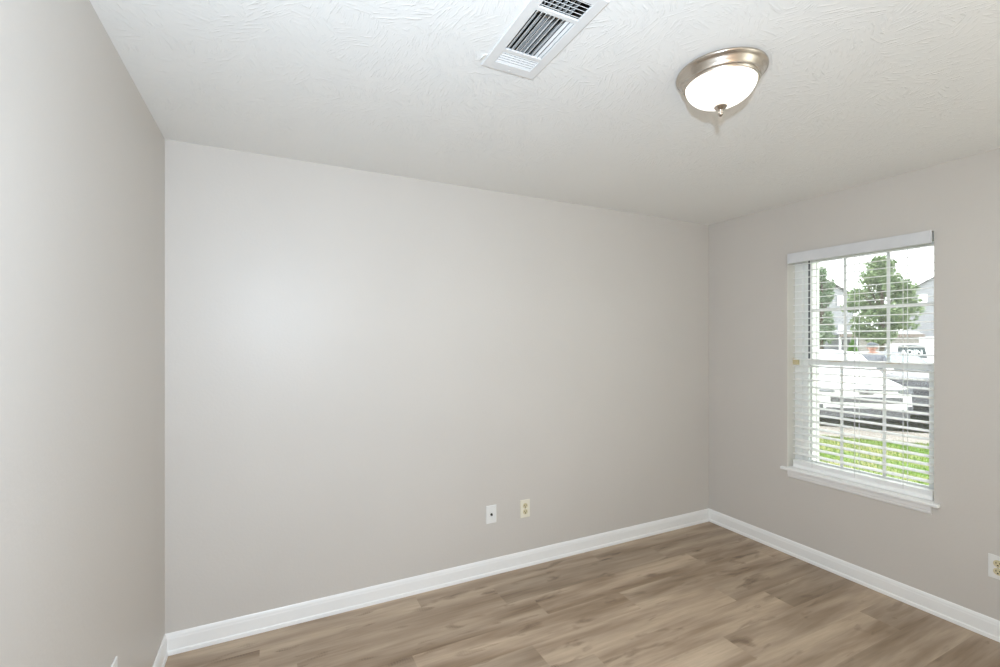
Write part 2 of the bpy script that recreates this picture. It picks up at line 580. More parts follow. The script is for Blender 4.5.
for i in range(5):
    br.box((L + 0.0205, BY0, 0.6350 + i * 0.0048), (L + 0.0695, BY1, 0.6390 + i * 0.0048), 0.001)
bpart('bottom_rail', br, M['slat'])
for yy in (-0.802, -1.055, -1.300):
    for xx in (L + 0.0195, L + 0.0705):
        cd = MB().box((xx - 0.0008, yy - 0.0015, 0.635), (xx + 0.0008, yy + 0.0015, 2.04))
        bpart('ladder_cord', cd, M['cord'])

# ------------------------------------------------------------------ ceiling lamp
lamp = empty('ceiling_lamp', (1.880, -1.536, H))
tag(lamp, 'flush ceiling lamp with nickel ring and lit white glass bowl', 'lamp')
MB().lathe([(0.0, -0.001), (0.136, -0.001), (0.136, -0.006), (0.1475, -0.007), (0.1485, -0.011), (0.147, -0.015), (0.140, -0.019), (0.136, -0.026), (0.131, -0.034),
            (0.127, -0.040), (0.1265, -0.044), (0.123, -0.047), (0.121, -0.052), (0.1165, -0.053), (0.1165, -0.045), (0.10, -0.040), (0.0, -0.040)], n=96).build('canopy_ring', M['nickel'], lamp, smooth=True, angle=40)
pr = []
for i in range(17):
    a = i / 16 * PI / 2
    pr.append((0.1155 * math.cos(a) ** 0.92 if i < 16 else 0.0, -0.049 - 0.072 * math.sin(a) ** 1.1))
MB().lathe(pr, n=96).build('glass_bowl', M['bowl'], lamp, smooth=True)
fi = MB().lathe([(0.0, -0.117), (0.014, -0.118), (0.0205, -0.122), (0.0220, -0.127), (0.0175, -0.133), (0.0105, -0.137), (0.0075, -0.141), (0.0070, -0.145), (0.0095, -0.149), (0.0090, -0.153), (0.0055, -0.157), (0.0025, -0.161), (0.0, -0.162)], n=32)
fi.build('finial', M['nickel'], lamp, smooth=True, angle=50)

# ------------------------------------------------------------------ air register in the ceiling
X0, X1, Y0, Y1 = 1.102, 1.306, -1.634, -1.205
vent = empty('ceiling_vent', ((X0 + X1) / 2, (Y0 + Y1) / 2, H))
tag(vent, 'white metal ceiling air register with three banks of louvers', 'vent')
def vpart(name, mb, m, **kw):
    o = mb.build(name, m, None, **kw)
    o.parent = vent
    o.matrix_parent_inverse = Matrix.Translation(-Vector(vent.location))
    return o
vx0, vx1 = 1.137, 1.270
zb, zt = H - 0.007, H - 0.0005
fr_ = MB()
fr_.box((X0, Y0, zb), (vx0, Y1, zt), 0.0025)
fr_.box((vx1, Y0, zb), (X1, Y1, zt), 0.0025)
BAYS = [(-1.602, -1.532), (-1.516, -1.322), (-1.306, -1.246)]
ys = [Y0, BAYS[0][0], BAYS[0][1], BAYS[1][0], BAYS[1][1], BAYS[2][0], BAYS[2][1], Y1]
for a, b_ in zip(ys[0::2], ys[1::2]):
    fr_.box((vx0 - 0.003, a, zb + 0.0003), (vx1 + 0.003, b_, zt), 0.0015)
vpart('face_frame', fr_, M['vent_white'])
dk = MB()
for lo, hi in (((VX0, VY0, H + 0.16), (VX1, VY1, H + 0.165)), ((VX0 - 0.004, VY0, H + 0.0125), (VX0, VY1, H + 0.165)), ((VX1, VY0, H + 0.0125), (VX1 + 0.004, VY1, H + 0.165)),
               ((VX0, VY0 - 0.004, H + 0.0125), (VX1, VY0, H + 0.165)), ((VX0, VY1, H + 0.0125), (VX1, VY1 + 0.004, H + 0.165))):
    dk.box(lo, hi)
vpart('duct_boot', dk, M['duct'])
def blade_x(y, tilt, w=0.016):       # blade running along x
    R_ = Matrix.Rotation(tilt, 3, 'X')
    vpart('louver', MB().box((vx0, y - w / 2, zb + 0.0035), (vx1, y + w / 2, zb + 0.0047), 0, rot=R_), M['vent_white'])
def blade_y(x, tilt, y0, y1, w=0.015):
    R_ = Matrix.Rotation(tilt, 3, 'Y')
    vpart('louver', MB().box((x - w / 2, y0, zb + 0.0035), (x + w / 2, y1, zb + 0.0047), 0, rot=R_), M['vent_white'])
for i in range(5):
    blade_x(-1.300 + i * 0.0122, math.radians(-32), 0.0062)
for i in range(5):
    blade_x(-1.596 + i * 0.0142, math.radians(42), 0.015)
for i in range(9):
    t = math.radians(-46 if i < 7 else 40)
    blade_y(vx0 + 0.008 + i * 0.0147, t, BAYS[1][0], BAYS[1][1], 0.013 if i < 7 else 0.0092)
# adjustable vanes of the damper behind the louvers
for i in range(7):
    x = vx0 + 0.014 + i * 0.0185
    vpart('damper_blade', MB().box((x - 0.0008, VY0 + 0.004, H + 0.022), (x + 0.0008, VY1 - 0.004, H + 0.046), 0, rot=Matrix.Rotation(math.radians(18), 3, 'Y')), M['vent_white'])
for (sx, sy) in ((X0 + 0.102, Y0 + 0.011), (X0 + 0.102, Y1 - 0.013)):
    vpart('screw', MB().tube((sx, sy, zb - 0.0012), (sx, sy, zb + 0.001), 0.0035, 12), M['vent_white'])
# loose flake of ceiling texture by the corner
fl = MB()
pts = []
for i in range(5):
    a = i / 4
    pts.append([(1.083 + 0.018 * a, -1.232 - 0.03 * j / 3, H - 0.0008 - 0.012 * (1 - a) ** 2 * (0.6 + 0.4 * j / 3)) for j in range(4)])
low = [[(x, y, z - 0.0015) for x, y, z in r] for r in pts]
rings = [r + l_[::-1] for r, l_ in zip(pts, low)]
fl.loft(rings)
tag(fl.build('paint_flake', M['ceiling']), "small curled flake of ceiling paint beside the vent's corner", 'paint flake')

# ------------------------------------------------------------------ wall plates
def frame_for(loc, normal):
    n = Vector(normal)
    o = bpy.data.objects.new('x', None)
    C.objects.link(o)
    o.location = loc
    o.rotation_euler = (0, 0, math.atan2(n.x, -n.y))     # local -y faces the room
    return o
def outlet(loc, normal, label, group=None, plate='ivory', rec='ivory_dark'):
    o = frame_for(loc, normal)
    o.name = 'power_outlet'
    tag(o, label, 'outlet', group)
    MB().box((-0.0360, -0.006, -0.0585), (0.0360, -0.0003, 0.0585), 0.003, 3).build('cover_plate', M[plate], o)
    for zc in (0.0195, -0.0195):
        r = MB()
        r.tube((0, -0.0085, zc), (0, -0.0055, zc), 0.0172, 28)
        q = r.build('receptacle', M[rec], o)
        s = MB()
        s.box((-0.0078, -0.0092, zc - 0.001), (-0.0052, -0.0084, zc + 0.008)).box((0.0052, -0.0092, zc), (0.0078, -0.0084, zc + 0.007))
        s.tube((0, -0.0092, zc - 0.0085), (0, -0.0084, zc - 0.0085), 0.0034, 10)
        s.build('slot', M['slot'], q)
    MB().tube((0, -0.0075, 0), (0, -0.0058, 0), 0.0036, 12).build('screw', M['screw'], o)
    return o
outlet((1.948, 0, 0.3805), (0, -1, 0), 'ivory double power outlet on the back wall beside the white cable plate')
outlet((L, -1.694, 0.362), (-1, 0, 0), 'ivory double power outlet low on the window wall by the photo edge', None, 'plate_white')
outlet((0, -0.790, 0.402), (1, 0, 0), 'wall plate on the left wall showing only its edge', None, 'plate_white')
cx_ = frame_for((1.7025, 0, 0.383), (0, -1, 0))
cx_.name = 'cable_plate'
tag(cx_, 'white cable plate with one dark jack on the back wall', 'wall plate')
MB().box((-0.0360, -0.006, -0.0570), (0.0360, -0.0003, 0.0570), 0.003, 3).build('cover_plate', M['plate_white'], cx_)
MB().tube((0, -0.016, 0), (0, -0.0055, 0), 0.0052, 12).tube((0, -0.0085, 0), (0, -0.0055, 0), 0.0085, 6).build('coax_jack', M['metal_dark'], cx_)
for zc in (0.042, -0.042):
    MB().tube((0, -0.0075, zc), (0, -0.0058, zc), 0.0034, 12).build('screw', M['plate_white'], cx_)

# ================================================================== outdoors
ZG = -0.25
E1 = Vector((0.690, 0.724, 0))        # away from the kerb, the way the cars stand
E2 = Vector((0.724, -0.690, 0))       # along the kerb
KERB = Vector((9.31, 2.27, ZG))
RZ = math.atan2(E1.y, E1.x)
M['grass'] = speckle(mat('lawn_turf', (99, 131, 52), 0.9, 0, 0.1), (94, 131, 40), (151, 148, 97), 1.6, 0.3, 40, 0.02, 6.0)
M['blade'] = leaf_material('grass_blades', (76, 124, 31), (146, 158, 83))
M['concrete'] = speckle(mat('pale_concrete', (193, 187, 180), 0.9, 0, 0.2), (137, 130, 122), (153, 147, 139), 3.0, 0.2, 60, 0.004)
M['asphalt'] = speckle(mat('grey_asphalt', (135, 135, 137), 0.9, 0, 0.2), (113, 113, 115), (128, 128, 130), 8.0, 0.3, 90, 0.006)
M['siding'] = mat('pale_grey_siding', (164, 166, 170), 0.7)
M['siding_beige'] = mat('beige_siding', (171, 167, 159), 0.7)
M['roof'] = speckle(mat('grey_shingle', (101, 97, 97), 0.9), (94, 90, 90), (110, 107, 107), 6.0)
M['fascia'] = mat('brown_fascia', (135, 124, 115), 0.8)
M['bright_window'] = mat('pale_window_blind', (246, 247, 248), 0.35)
M['bark'] = speckle(mat('grey_brown_bark', (101, 90, 79), 0.9), (86, 76, 65), (115, 104, 94), 12.0)
M['leaf_big'] = leaf_material('maple_leaves', (83, 110, 70), (176, 193, 151))
M['leaf_left'] = leaf_material('pear_leaves', (104, 133, 97), (187, 200, 176))
M['leaf_shrub'] = leaf_material('arborvitae_sprays', (76, 135, 18), (126, 180, 54))
M['car_white'] = mat('white_car_paint', (240, 240, 240), 0.25, 0, 0.5)
M['car_dark'] = mat('charcoal_car_paint', (94, 95, 101), 0.25, 0.2, 0.5)
M['car_silver'] = mat('silver_car_paint', (200, 206, 210), 0.3, 0.3, 0.5)
M['car_glass'] = mat('tinted_car_glass', (96, 108, 110), 0.06, 0, 0.6)
M['car_glass_blue'] = mat('reflective_car_glass', (126, 146, 149), 0.06, 0, 0.7)
M['car_glass_dark'] = mat('dark_car_glass', (70, 80, 82), 0.35, 0, 0.15)
M['car_glass_sky'] = mat('sky_painted_car_glass', (214, 218, 220), 0.06, 0, 0.7)  # sky reflection put into the pale base colour of the glass
M['black_plastic'] = mat('black_plastic', (92, 93, 97), 0.5)
M['chrome'] = mat('chrome', (220, 222, 224), 0.15, 1.0)
M['lamp_clear'] = mat('headlamp_lens', (132, 136, 142), 0.1, 0.2, 0.6)
M['lamp_dark'] = mat('smoked_headlamp_lens', (112, 114, 120), 0.1, 0.2, 0.6)
M['lamp_red'] = mat('tail_lamp_red', (150, 60, 56), 0.2)
M['tire'] = mat('tire_rubber', (52, 52, 54), 0.85)
M['rim'] = mat('alloy_rim', (176, 178, 182), 0.3, 0.8)
M['letters'] = mat('pale_lettering', (244, 248, 247), 0.6)

K1, K2 = Vector((0.80, 0.60, 0)), Vector((0.60, -0.80, 0))     # the kerb line itself
def gpt(along, lat, z=0.0):
    p = KERB + E1 * along + E2 * lat
    return (p.x, p.y, ZG + z)
def kpt(along, lat, z=0.0):
    p = KERB + K1 * along + K2 * lat
    return (p.x, p.y, ZG + z)
# ground: lawn by the house, kerbed walk, car park, far lawn
mb = MB()
xw = L + TH
mb.poly([(xw, -25, ZG), (xw, 22, ZG), kpt(0, -26), kpt(0, 26)], [(0, 1, 2, 3)])
struct('lawn', mb, M['grass'])
mb = MB()
a = [kpt(0, -26, -0.1), kpt(0, -26, 0.02), kpt(1.1, -26, 0.02), kpt(1.1, -26, -0.1)]
b_ = [kpt(0, 26, -0.1), kpt(0, 26, 0.02), kpt(1.1, 26, 0.02), kpt(1.1, 26, -0.1)]
mb.loft([a, b_])
struct('sidewalk', mb, M['concrete'])
mb = MB().poly([kpt(1.1, -60, -.02), kpt(1.1, 60, -.02), gpt(40, 120, -.02), gpt(40, -60, -.02)], [(0, 1, 2, 3)])
struct('parking_lot', mb, M['asphalt'])
mb = MB().poly([gpt(40, -60, 0.02), gpt(40, 120, 0.02), gpt(52, 120, 0.02), gpt(52, -60, 0.02)], [(0, 1, 2, 3)])
struct('far_lawn', mb, M['grass'])
mb = MB().poly([gpt(52, -60, 0.0), gpt(52, 160, 0.0), gpt(160, 160, 0.0), gpt(160, -60, 0.0)], [(0, 1, 2, 3)])
struct('far_drive', mb, M['asphalt'])
# grass blades on the strip seen through the blind
vv, ff = [], []
rg = random.Random(3)
for _ in range(16000):
    al, la = -rg.random() ** 1.2 * 3.2, rg.uniform(-3.2, 3.6)
    p = kpt(al, la)
    if p[0] < xw + 0.2: continue
    a = rg.uniform(0, 2 * PI); w = rg.uniform(0.004, 0.009); h_ = rg.uniform(0.025, 0.07); lean = rg.uniform(-.03, .03)
    i = len(vv)
    dx, dy = math.cos(a) * w, math.sin(a) * w
    vv += [(p[0] - dx, p[1] - dy, ZG), (p[0] + dx, p[1] + dy, ZG), (p[0] + lean, p[1] - lean * .6, ZG + h_)]
    ff.append((i, i + 1, i + 2))
me = bpy.data.meshes.new('grass')
me.from_pydata(vv, [], ff)
me.materials.append(M['blade'])
go = bpy.data.objects.new('grass', me)
C.objects.link(go)
tag(go, 'short green grass growing on the lawn outside the window', 'grass', None, 'stuff')

# ------------------------------------------------------------------ cars
def panel(q, u0, u1, v0, v1, off=0.012, th=0.02, n=6):
    """patch of the quad q (4 corners a,b,c,d; u along ab, v along ad) standing proud of it, as one thick sheet"""
    a, b_, c, d = [Vector(p) for p in q]
    nn = (b_ - a).cross(d - a).normalized()
    def P(u, v, o_): return (a * (1 - u) * (1 - v) + b_ * u * (1 - v) + c * u * v + d * (1 - u) * v) + nn * o_
    mb = MB()
    lo = [P(u0, v0, off - th), P(u1, v0, off - th), P(u1, v1, off - th), P(u0, v1, off - th)]
    hi = [P(u0, v0, off), P(u1, v0, off), P(u1, v1, off), P(u0, v1, off)]
    mb.loft([lo, hi])
    return mb

def nose_x(y):
    t = [(0, 0.0), (.40, 0.012), (.56, .04), (.68, .10), (.78, .20), (.84, .32), (.88, .48)]
    y = abs(y)
    for (a, p), (b_, q) in zip(t, t[1:]):
        if y <= b_: return p + (q - p) * (y - a) / (b_ - a)
    return t[-1][1]
def nose_strip(y0, y1, z0, z1, off=0.02, th=0.05, n=14, lean=0.0, z0b=None, z1b=None):
    """band wrapped round the nose between y0..y1; heights may change from one end to the other"""
    mb = MB()
    rings = []
    for i in range(n + 1):
        t = i / n
        y = y0 + (y1 - y0) * t
        a = z0 + ((z0b if z0b is not None else z0) - z0) * t
        b_ = z1 + ((z1b if z1b is not None else z1) - z1) * t
        x = nose_x(y) - off
        rings.append([(x, y, a), (x + lean, y, b_), (x + lean + th, y, b_), (x + th, y, a)])
    mb.loft(rings)
    return mb

def wheel(root, x, y, r=0.33, w=0.22):
    s = 1 if y > 0 else -1
    t = MB()
    prof = [(r * .62, -w / 2), (r * .93, -w / 2), (r, -w / 2 + .03), (r, w / 2 - .03), (r * .93, w / 2), (r * .62, w / 2), (r * .62, -w / 2)]
    t.lathe(prof, n=32)
    o = t.build('tire', M['tire'], root, smooth=True, angle=40)
    o.location = (x, y - s * w * .5, r)
    o.rotation_euler = (PI / 2, 0, 0)
    q = MB().lathe([(0, .05), (r * .15, .05), (r * .2, .03), (r * .6, .06), (r * .64, .08), (r * .64, -.08), (0, -.08)], n=32)
    for k in range(5):
        a = k * 2 * PI / 5
        q.box((r * .1, -.03, .03), (r * .6, .03, .075), rot=Matrix.Rotation(a, 3, 'Z'), about=(0, 0, 0))
    o2 = q.build('rim', M['rim'], o, smooth=True, angle=40)
    o2.rotation_euler = (0 if s < 0 else PI, 0, 0)

def car(name, label, cat, paint, loc, rz, roof=1.47, glass='car_glass', style='sedan', group=None, lamp='lamp_clear'):
    root = empty(name, loc, rz)
    tag(root, label, cat, group)
    if style == 'sedan':
        S = [(.00, .50, .34, .62, .755), (.05, .66, .24, .66, .785), (.16, .78, .19, .69, .81), (.38, .86, .18, .73, .85), (.80, .895, .18, .78, .90),
             (1.35, .91, .18, .84, .975), (2.2, .915, .18, .86, .99), (3.2, .915, .18, .88, 1.0), (3.9, .90, .19, .90, 1.03), (4.5, .84, .23, .88, 1.03), (4.75, .70, .34, .80, .97)]
        ws = [(1.22, .76, .955), (2.05, .59, roof - .04), (3.05, .58, roof - .03), (3.98, .70, 1.02)]
    else:
        S = [(.00, .55, .40, .78, .92), (.05, .70, .30, .80, .97), (.16, .80, .24, .82, 1.0), (.38, .88, .22, .86, 1.04), (.9, .91, .22, .92, 1.08),
             (1.4, .92, .22, .96, 1.10), (2.4, .92, .22, .98, 1.10), (3.4, .92, .22, .98, 1.10), (4.1, .91, .24, .98, 1.10), (4.42, .88, .30, .96, 1.08), (4.5, .84, .36, .92, 1.02)]
        ws = [(1.2, .80, 1.06), (1.95, .66, roof - .05), (4.05, .66, roof - .06), (4.38, .78, 1.06)]
    mb = MB()
    rings = []
    for x, hw, zb_, zs, zt_ in S:
        half = [(hw * .85, zb_), (hw * .975, zb_ + .09), (hw, (zb_ + zs) / 2), (hw * .975, zs), (hw * .86, zt_ - .02), (hw * .5, zt_ + .012)]
        rings.append([(x, y, z) for y, z in half] + [(x, 0, zt_ + .02)] + [(x, -y, z) for y, z in reversed(half)] + [(x, 0, zb_)])
    mb.loft(rings)
    o = mb.build('body', paint, root, smooth=True)
    md = o.modifiers.new('smooth', 'SUBSURF'); md.levels = md.render_levels = 2
    # greenhouse
    (xa, wa, za), (xb, wb, zb2), (xc, wc, zc2), (xd, wd, zd) = ws
    P = lambda x, y, z: (x, y, z)
    A, Bq, Cq, Dq = [(P(x, w, z), P(x, -w, z)) for x, w, z in ws]
    cb_ = MB()
    cr = .035
    mids = [(xa, wa, za - .05), (xa, wa, za), (xb, wb, zb2), ((xb + xc) / 2, wb, (zb2 + zc2) / 2 + .01), (xc, wc, zc2), (xd, wd, zd), (xd, wd, zd - .05)]
    rings = [[(x, w, z - (.12 if i in (2, 3, 4) else 0) if False else z) for w, z in ((w_, z_), (w_ * .5, z_ + (cr if i in (2, 3, 4) else .02)), (-w_ * .5, z_ + (cr if i in (2, 3, 4) else .02)), (-w_, z_))] for i, (x, w_, z_) in enumerate(mids)]
    R = [[cb_.b.verts.new(p) for p in r] for r in rings]
    for p, q in zip(R, R[1:]):
        for k in range(3): cb_.b.faces.new((p[k], p[k + 1], q[k + 1], q[k]))
    cb_.b.faces.new([r[0] for r in R]); cb_.b.faces.new([r[3] for r in reversed(R)])
    cb_.b.faces.new((R[0][0], R[0][3], R[-1][3], R[-1][0])) if False else None
    cabin = cb_.build('roof', paint, root, smooth=True, angle=35)
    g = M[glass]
    def curved(q, u0, u1, v0, v1, rise, off=.012):
        """crowned glass sheet between two cross-car edges q = (a,b) low and (d,c) high"""
        a, b__, c, d = [Vector(p) for p in q]
        mb_ = MB()
        rr = []
        nn = (b__ - a).cross(d - a).normalized()
        if nn.z < 0: nn = -nn
        for v in (v0, v1):
            row = []
            for i in range(9):
                u = u0 + (u1 - u0) * i / 8
                p = a * (1 - u) * (1 - v) + b__ * u * (1 - v) + c * u * v + d * (1 - u) * v
                row.append(p + Vector((0, 0, 1)) * (rise * min(1.0, 2.2 * min(u, 1 - u))) + nn * off)
            rr.append(row + [p - nn * .02 for p in reversed(row)])
        mb_.loft(rr)
        return mb_
    wsq = (A[0], A[1], Bq[1], Bq[0])
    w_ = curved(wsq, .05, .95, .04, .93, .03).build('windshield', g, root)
    MB().tube(Vector((xa + .06, -.66, za + .045)), Vector((xa + .22, -.44, za + .165)), .012, 6).build('wiper', M['black_plastic'], w_)
    curved((Dq[1], Dq[0], Cq[0], Cq[1]), *((.06, .94, .06, .92) if style == 'sedan' else (.23, .77, .02, .92)), .03).build('rear_window', g, root)
    for s in (1, -1):
        i = 0 if s > 0 else 1
        qd = (A[i], Dq[i], Cq[i], Bq[i])
        nn = (Vector(qd[1]) - Vector(qd[0])).cross(Vector(qd[3]) - Vector(qd[0]))
        off = .012 if nn.y * s > 0 else -.012
        for (u0, u1) in ((.16, .52), (.55, .86)):
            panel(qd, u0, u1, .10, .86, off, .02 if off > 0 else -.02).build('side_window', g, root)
        MB().sphere((xa + .35, s * (wa + .20), za + .10), .10, (.7, 1.0, .75)).build('mirror', paint, root, smooth=True)
    if style == 'sedan':
        nose_strip(-.52, .52, .742, .765, .018).build('upper_grille', M['black_plastic'], root)
        nose_strip(-.56, .56, .50, .615, .022).build('grille', M['black_plastic'], root)
        nose_strip(-.70, .70, .20, .385, .02).build('lower_intake', M['black_plastic'], root)
        for s in (1, -1):
            nose_strip(s * .50, s * .84, .70, .765, .016, .06, 10, 0, .70, .80).build('headlight', M[lamp], root)
            nose_strip(s * .47, s * .83, .688, .70, .018, .06, 10).build('headlight_trim', M['black_plastic'], root)
            nose_strip(s * .66, s * .82, .34, .44, .024, .06, 6).build('fog_lamp', M['lamp_dark'], root)
    else:
        nose_strip(-.5, .5, .62, .86, .02).build('grille', M['black_plastic'], root)
        nose_strip(-.70, .70, .34, .5, .02).build('lower_intake', M['black_plastic'], root)
        for s in (1, -1):
            nose_strip(s * .52, s * .82, .74, .90, .016, .06, 10).build('headlight', M[lamp], root)
    xr = S[-1][0]
    for s in (1, -1):
        MB().box((xr - .10, s * .70 - .1, .80 if style == 'sedan' else .95), (xr - .01, s * .70 + .1, .90 if style == 'sedan' else 1.25), .02).build('tail_lamp', M['lamp_red'], root)
        for x in (.93, xr - 1.0):
            wheel(root, x, s * .90)
    return root

wl = (KERB + E1 * 1.18 + E2 * 1.20)
white = car('white_car', 'white car with slim grille parked nose in beyond the lawn', 'car', M['car_white'], (10.97, 2.32, ZG), RZ, 1.49, 'car_glass_sky')
white.location = (10.97, 2.32, ZG)
white.scale = (1.0, 1.07, 1.0)
M['rim_grey'] = mat('grey_badge', (150, 152, 156), 0.4, 0.2)
# emblem between the headlights: bars inside a pale surround
em = MB()
em.box((-.030, -.115, .664), (-.012, .115, .778), .012)
e_ = em.build('emblem', M['rim_grey'], white)
eb = MB()
for y0, y1, z0, z1 in ((-.092, -.068, .682, .762), (-.066, -.046, .694, .742), (-.026, .026, .738, .762), (-.011, .011, .690, .735), (.046, .066, .694, .742), (.068, .092, .682, .762), (-.040, .040, .676, .690)):
    eb.box((-.036, y0, z0), (-.029, y1, z1), .001)
tag(eb.build('emblem_bars', M['slot'], e_), 'dark bars of the badge')

car('dark_car', 'dark grey car parked to the right of the white car', 'car', M['car_dark'], (14.75, 2.73, ZG), RZ, 1.40, 'car_glass_blue', 'sedan', None, 'lamp_dark')
suv = car('white_van', 'white van beyond the dark car, pale letters on its rear window', 'van', M['car_white'], (0, 0, ZG), 0, 1.62, 'car_glass_dark', 'suv')
dv = Vector((0.907, 0.421, 0))
fr0 = Vector((21.43, 5.83, ZG)) + dv * 4.4
suv.location = fr0
suv.rotation_euler = (0, 0, math.atan2(-dv.y, -dv.x))
def lettering(body, size, m):
    cu = bpy.data.curves.new('lettering', 'FONT')
    cu.body = body
    cu.size = size
    cu.align_x = 'CENTER'
    cu.align_y = 'CENTER'
    cu.extrude = 0.004
    cu.offset = 0.006
    t = bpy.data.objects.new('t', cu)
    C.objects.link(t)
    me_ = bpy.data.meshes.new_from_object(t.evaluated_get(bpy.context.evaluated_depsgraph_get()))
    bpy.data.objects.remove(t)
    me_.materials.clear()
    me_.materials.append(m)
    return me_
bpy.context.view_layer.update()
me_ = lettering('ADIN', 0.25, M['letters'])
lt = bpy.data.objects.new('lettering', me_)
C.objects.link(lt)
lt.parent = suv
lean = math.atan2(1.50 - 1.06, 4.05 - 4.38)
# stands on the sloping rear glass, reading from behind the van
nrm = Vector((math.sin(lean), 0, -math.cos(lean)))
if nrm.x < 0: nrm = -nrm
yv = Vector((4.05 - 4.38, 0, 1.56 - 1.06)).normalized()
xv = Vector((0, 1, 0))
zv = xv.cross(yv)
mt = Matrix((xv, yv, zv)).transposed().to_4x4()
ctr = Vector((4.38, 0, 1.06)).lerp(Vector((4.05, 0, 1.56)), .38) + zv * .08
lt.matrix_local = Matrix.Translation(ctr) @ mt

# ------------------------------------------------------------------ person between the two cars
M['skin'] = mat('skin', (191, 144, 124), 0.6)
M['grey_shirt'] = speckle(mat('grey_sweatshirt', (121, 124, 133), 0.9), (113, 117, 126), (128, 131, 140), 20.0)
M['jeans'] = speckle(mat('dark_trousers', (70, 76, 92), 0.9), (62, 68, 84), (78, 84, 100), 30.0)
M['cap'] = mat('grey_cap', (86, 94, 101), 0.9)
M['hair'] = mat('dark_hair', (58, 48, 44), 0.8)
M['shoe'] = mat('dark_shoe', (50, 48, 48), 0.7)
def skin_body(name, joints, bones, m, parent=None, root_i=0, sub=2):
    me = bpy.data.meshes.new(name)
    me.from_pydata([j[0] for j in joints], bones, [])
    o = bpy.data.objects.new(name, me)
    C.objects.link(o)
    me.materials.append(m)
    md = o.modifiers.new('skin', 'SKIN')
    md.use_smooth_shade = True
    for i, j in enumerate(joints):
        me.skin_vertices[0].data[i].radius = j[1] if isinstance(j[1], tuple) else (j[1], j[1])
    me.skin_vertices[0].data[root_i].use_root = True
    s = o.modifiers.new('sub', 'SUBSURF'); s.levels = s.render_levels = sub
    if parent: o.parent = parent
    return o
pe = empty('person', (14.02, 3.63, ZG), math.atan2(-0.36, -0.93))      # local +x is the way they face
pe.scale = (1.05, 1.10, 1.025)
tag(pe, 'person in a grey cap and grey top standing behind the white car', 'person')
J = [((0, 0, .88), (.13, .15)), ((0, 0, 1.02), (.115, .145)), ((.005, 0, 1.20), (.125, .165)), ((.0, 0, 1.34), (.085, .15)), ((-.005, 0, 1.40), (.055, .055)), ((.005, 0, 1.43), (.05, .05)), ((.02, 0, 1.49), (.092, .088)), ((.02, 0, 1.56), (.088, .084)),
     ((0, .17, 1.325), .058), ((-.02, .24, 1.09), .045), ((.08, .22, .87), .036), ((.10, .21, .80), (.024, .034)),
     ((0, -.17, 1.325), .058), ((-.02, -.24, 1.09), .045), ((.08, -.22, .87), .036), ((.10, -.21, .80), (.024, .034)),
     ((0, .09, .80), .085), ((.02, .10, .47), .06), ((-.01, .10, .09), .042), ((.13, .11, .04), (.035, .04)),
     ((0, -.09, .80), .085), ((.02, -.10, .47), .06), ((-.01, -.10, .09), .042), ((.13, -.11, .04), (.035, .04))]
B = [(0, 1), (1, 2), (2, 3), (3, 4), (4, 5), (5, 6), (6, 7), (3, 8), (8, 9), (9, 10), (10, 11), (3, 12), (12, 13), (13, 14), (14, 15), (0, 16), (16, 17), (17, 18), (18, 19), (0, 20), (20, 21), (21, 22), (22, 23)]
skin_body('body', J, B, M['skin'], pe)
for s in (1, -1):
    for k in range(4):
        y = s * (.195 + .012 * k)
        skin_body('finger', [((.098 + .004 * k, y, .79), .009), ((.108 + .004 * k, y, .745 - .006 * (k % 3)), .0085), ((.104, y, .715 - .006 * (k % 3)), .0075)], [(0, 1), (1, 2)], M['skin'], pe, 0, 1)
    skin_body('thumb', [((.118, s * .205, .80), .010), ((.138, s * .200, .775), .0095), ((.142, s * .200, .75), .008)], [(0, 1), (1, 2)], M['skin'], pe, 0, 1)
SJ = [(J[i][0], tuple(r * 1.10 + .006 for r in (J[i][1] if isinstance(J[i][1], tuple) else (J[i][1], J[i][1])))) for i in (0, 1, 2, 3, 8, 9, 10, 12, 13, 14)]
SJ.append(((-.005, 0, 1.375), (.075, .085)))
skin_body('sweatshirt', SJ, [(0, 1), (1, 2), (2, 3), (3, 10), (3, 4), (4, 5), (5, 6), (3, 7), (7, 8), (8, 9)], M['grey_shirt'], pe)
TJ = [(J[i][0], tuple(r * 1.12 + .006 for r in (J[i][1] if isinstance(J[i][1], tuple) else (J[i][1], J[i][1])))) for i in (0, 16, 17, 18, 20, 21, 22)]
skin_body('trousers', TJ, [(0, 1), (1, 2), (2, 3), (0, 4), (4, 5), (5, 6)], M['jeans'], pe)
for s in (1, -1):
    MB().sphere((.06, s * .105, .045), .1, (1.4, .5, .5)).build('shoe', M['shoe'], pe, smooth=True)
    MB().sphere((.118, s * .034, 1.520), .013, (.6, 1, .8)).build('eye', M['hair'], pe, smooth=True)
    MB().sphere((.02, s * .094, 1.510), .028, (.7, .35, 1.1)).build('ear', M['skin'], pe, smooth=True)
MB().sphere((.125, 0, 1.500), .016, (1.1, .8, 1.3)).build('nose', M['skin'], pe, smooth=True)
MB().sphere((.112, 0, 1.462), .02, (.35, 1.2, .4)).build('mouth', M['lamp_red'], pe, smooth=True)
MB().sphere((-.022, 0, 1.535), .098, (.95, .95, 1.0)).build('hair', M['hair'], pe, smooth=True)
cp = MB().sphere((.008, 0, 1.565), .110, (1.02, .98, .72), 20, 12)
cp.sphere((.12, 0, 1.572), .075, (1.1, 1.0, .12), 16, 8)
cp.build('cap', M['cap'], pe, smooth=True)

